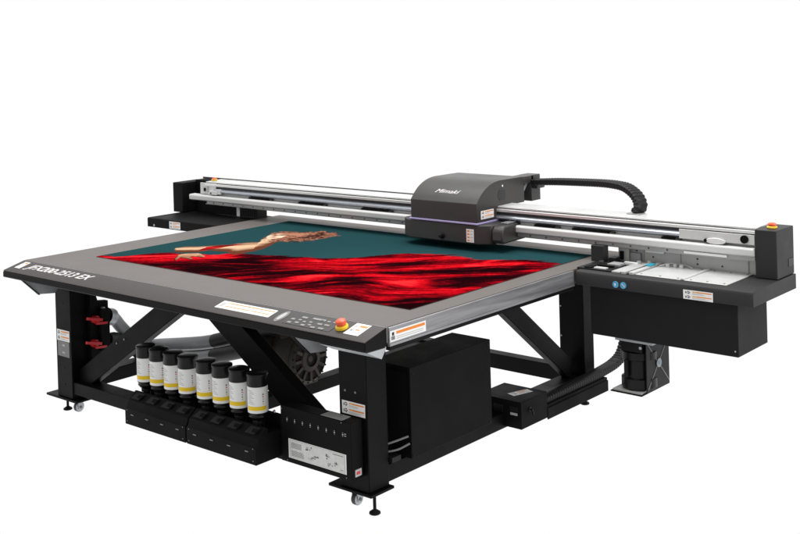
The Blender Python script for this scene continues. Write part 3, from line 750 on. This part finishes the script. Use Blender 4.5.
hand = [(.495,.205),(.401,.306),(.404,.359),(.467,.409),(.573,.373),(.598,.339),(.517,.339),(.518,.299),(.61,.258),(.525,.263),(.48,.255),(.542,.177)]
hair = [(.402,1.031),(.303,1.166),(.33,1.26),(.446,1.314),(.532,1.412),(.685,1.395),(.749,1.314),(.765,1.177),(.7,1.067),(.671,.979),(.571,.974),(.58,.924),(.507,.949)]
sash = [(.326,.587),(.419,.743),(.463,.77),(.435,.643),(.422,.549),(.43,.501),(.387,.474)]
def paint(mask, ca_, cb_, t):
    for c in range(3): col[...,c] = np.where(mask, ca_[c]*(1-t)+cb_[c]*t, col[...,c])
def sm(t): return np.clip(t,0,1)
def across(mask):        # 0..1 position across a shape, from its near side to its far side
    bins = np.clip(((A-A[mask].min())/(np.ptp(A[mask])+1e-9)*60).astype(int),0,60); t = np.zeros(X.shape)
    lo = np.full(61, 9.); hi = np.full(61, -9.)
    np.minimum.at(lo, bins[mask], B[mask]); np.maximum.at(hi, bins[mask], B[mask])
    return np.clip((B-lo[bins])/(hi[bins]-lo[bins]+1e-4),0,1)
sk = pip(wx,wy,skin); t = across(sk)
tt = sm(.02+1.1*np.exp(-((t-.62)/.24)**2)+.9*(fbm(A*6+1,B*22,91,4)-.5)-.5*np.exp(-((t-.12)/.14)**2)+.35*(spk-.5))
paint(sk, (.10,.030,.016), (.52,.34,.21), tt)
hd = pip(wx,wy,hand); t = across(hd)
paint(pip(X-.012,Y+.014,hand) & ~hd & dm, (.010,.001,.001), (.02,.002,.003), tt)
paint(hd, (.12,.035,.020), (.46,.25,.15), sm(.2+.8*t+.9*(fbm(A*12,B*44,95,3)-.5)))
paint(pip(wx,wy,sash), (.10,.004,.004), (.42,.012,.014), sm(2*(fbm(A*6,B*20,93,3)-.3)))
hw = .13*(fbm(X*30,Y*30,97,4)-.5); hw2 = .13*(fbm(X*30+5,Y*30,98,4)-.5)
hm_ = pip(X+hw,Y+hw2,hair); t = across(hm_)
ht = sm(.05+2.6*(fbm(X*34+hw*30,Y*34+hw2*30,99,4)-.40)+.5*np.exp(-((t-.7)/.25)**2)*(X<.56)+.3*(spk-.5))
paint(hm_, (.030,.011,.008), (.34,.15,.095), ht)
face = pip(wx,wy,[(.40,1.02),(.33,1.13),(.36,1.20),(.43,1.19),(.49,1.08),(.47,.99)])
ft = sm(.55+1.6*(fbm(X*18,Y*18,101,3)-.5))
for ex, ey in ((.385,1.12),(.43,1.06),(.415,1.15)): ft = ft - .8*np.exp(-(((X-ex)/.018)**2+((Y-ey)/.022)**2))
paint(face, (.09,.028,.018), (.68,.46,.32), sm(ft))
rgba = np.ones((co.shape[0],4), np.float32); rgba[:bot0,:3] = col.reshape(-1,3); rgba[bot0:,:3] = .1
at = me.color_attributes.new('print', 'FLOAT_COLOR', 'POINT'); at.data.foreach_set('color', rgba.ravel())
mp = bpy.data.materials.new('printed picture'); mp.use_nodes = True
nt = mp.node_tree; bs = nt.nodes['Principled BSDF']; vc = nt.nodes.new('ShaderNodeVertexColor'); vc.layer_name = 'print'
nt.links.new(vc.outputs['Color'], bs.inputs['Base Color']); bs.inputs['Roughness'].default_value = .45; bs.inputs['Specular IOR Level'].default_value = 0; bs.inputs['IOR'].default_value = 1.0
me.materials.append(mp)
sheet = bpy.data.objects.new('printed_sheet', me); C.objects.link(sheet); sheet.location = (W/2, H/2, ZT+.0034)
sheet['label'] = 'flat print of a woman in a flowing red dress on teal, on the table'
sheet['category'] = 'print'

# ================================================================== INK BOTTLES
def bottle_proto():
    r = empty('ink_bottle', (BX[0], -.2, .381))
    zb = .381; x, y = BX[0], -.2
    k = MB(); k.lathe((x,y,zb+.0), (0,0,1), [(.022,0),(.030,.004),(.036,.010),(.044,.022),(.042,.027),(.042,.032),(.0465,.040),(.0465,.165),(.045,.171),(.03,.174)], None, 36)
    body = obj('bottle_body', k, 'cap', r)
    k = MB(); k.lathe((x,y,zb+.1745), (0,0,1), [(.044,0),(.0488,.001),(.0498,.005),(.0493,.046),(.0508,.050),(.0508,.056),(.0498,.060),(.044,.063),(.012,.064)], None, 36)
    obj('cap', k, 'cap', r)
    # wrapped label: white sleeve with yellow band, grey lines and small marks
    k = MB()
    def arc(a0, a1, z0, z1, rr, m, n=24):
        a0 = math.radians(a0); a1 = math.radians(a1); prev = None
        for i in range(n+1):
            a = a0+(a1-a0)*i/n
            c, s_ = math.cos(a), math.sin(a)
            vs = [k.bm.verts.new((x+c*q_, y+s_*q_, z)) for q_, z in ((rr-.0006,z0),(rr,z0),(rr,z1),(rr-.0006,z1))]
            if prev:
                for e in range(4):
                    f = k.face([prev[e], prev[(e+1)%4], vs[(e+1)%4], vs[e]], m)
                    if f: f.smooth = True
            else: k.face(vs, m)
            prev = vs
        k.face(prev[::-1], m)
    z0 = zb+.044; z1 = zb+.173
    RS = 1.09
    arc(0, 359.5, z0, z1, .0473, 'white', 48)
    arc(-118, 0, z0+.014, z0+.034, .0480, 'yellow')
    for i in range(10): arc(-112+(i%3)*2, -70-(i*7)%24, z0+.046+.0072*i, z0+.0485+.0072*i, .0479, 'lgrey', 6)
    arc(-141, -136, z0+.02, z1-.014, .0479, 'mgrey', 3)
    for i in range(5): arc(-24, -17, z0+.042+.012*i, z0+.048+.012*i, .0479, ['yellow','mgrey','lgrey','red','ink'][i], 3)
    obj('label_wrap', k, 'white', body)
    return r
proto = bottle_proto()
order = ['leftmost of the eight ink bottles', 'second of eight ink bottles from the left',
 'third of eight ink bottles from the left', 'fourth ink bottle, just left of the gap',
 'fifth ink bottle, just right of the gap', 'sixth of eight ink bottles from the left',
 'seventh ink bottle, last but one', 'rightmost ink bottle, beside the black control box']
for i, x in enumerate(BX):
    if i == 0: o = proto
    else:
        o = proto.copy(); C.objects.link(o); o.location = (x, -.2, .381)
        for ch in proto.children:
            c = ch.copy(); C.objects.link(c); c.parent = o
            for g in ch.children:
                d = g.copy(); C.objects.link(d); d.parent = c
        o.rotation_euler.z = [0,.06,-.05,.12,-.08,.05,-.1,.15][i]
    o.scale = (1.09, 1.09, 1.0)
    o['label'] = order[i] + ', white label with yellow band'
    o['category'] = 'ink bottle'; o['group'] = 'ink bottles standing in a row under the table'

# ================================================================== LIGHT, WORLD, CAMERA
w = bpy.data.worlds.new('World'); S.world = w; w.use_nodes = True
bg = w.node_tree.nodes['Background']; bg.inputs['Strength'].default_value = 1.0
# white world; the dimmer side behind the camera is added to darken front faces
nt = w.node_tree; tc = nt.nodes.new('ShaderNodeTexCoord'); vm = nt.nodes.new('ShaderNodeVectorMath'); vm.operation = 'DOT_PRODUCT'
vm.inputs[1].default_value = (-.65,.76,0); nt.links.new(tc.outputs['Generated'], vm.inputs[0])
mr = nt.nodes.new('ShaderNodeMapRange'); mr.interpolation_type = 'SMOOTHSTEP'
mr.inputs['From Min'].default_value = -.75; mr.inputs['From Max'].default_value = .05
mr.inputs['To Min'].default_value = .62; mr.inputs['To Max'].default_value = 1.0
nt.links.new(vm.outputs['Value'], mr.inputs['Value']); nt.links.new(mr.outputs['Result'], bg.inputs['Color'])
def area(name, loc, tgt, sx, sy, power):
    l = bpy.data.lights.new(name, 'AREA'); l.shape = 'RECTANGLE'; l.size = sx; l.size_y = sy; l.energy = power
    o = bpy.data.objects.new(name, l); C.objects.link(o); o.location = loc
    o.rotation_euler = (Vector(tgt)-Vector(loc)).to_track_quat('-Z','Y').to_euler(); return o
area('overhead_softbox', (1.4, 1.2, 5.2), (1.4, 1.0, 0), 4.5, 3.0, 250)
area('right_softbox', (7.5, 1.5, 2.8), (2.8, 1.2, 1.0), 2.5, 2.5, 120)

cx, cy, cz = 5.905836495, -3.960751823, 2.206152889
yaw, pit, roll, f, sy = .7126665162, .0103890417, -.0284469012, 1130.0747989, -.2569290688
fw = Vector((-math.sin(yaw)*math.cos(pit), math.cos(yaw)*math.cos(pit), -math.sin(pit)))
rt = Vector((math.cos(yaw), math.sin(yaw), 0)); u_ = rt.cross(fw)
Rr = rt*math.cos(roll)+u_*math.sin(roll); Uu = -rt*math.sin(roll)+u_*math.cos(roll)
cam = bpy.data.cameras.new('camera'); cam.sensor_width = 36; cam.lens = f/800*36; cam.shift_y = sy; cam.clip_start = .05; cam.clip_end = 200
co_ = bpy.data.objects.new('camera', cam); C.objects.link(co_)
mw = Matrix.Identity(4)
for i in range(3): mw[i][0] = Rr[i]; mw[i][1] = Uu[i]; mw[i][2] = -fw[i]; mw[i][3] = (cx,cy,cz)[i]
co_.matrix_world = mw
S.camera = co_
S.render.engine = 'CYCLES'
S.view_settings.view_transform = 'Standard'; S.view_settings.look = 'None'; S.view_settings.exposure = 0; S.view_settings.gamma = 1
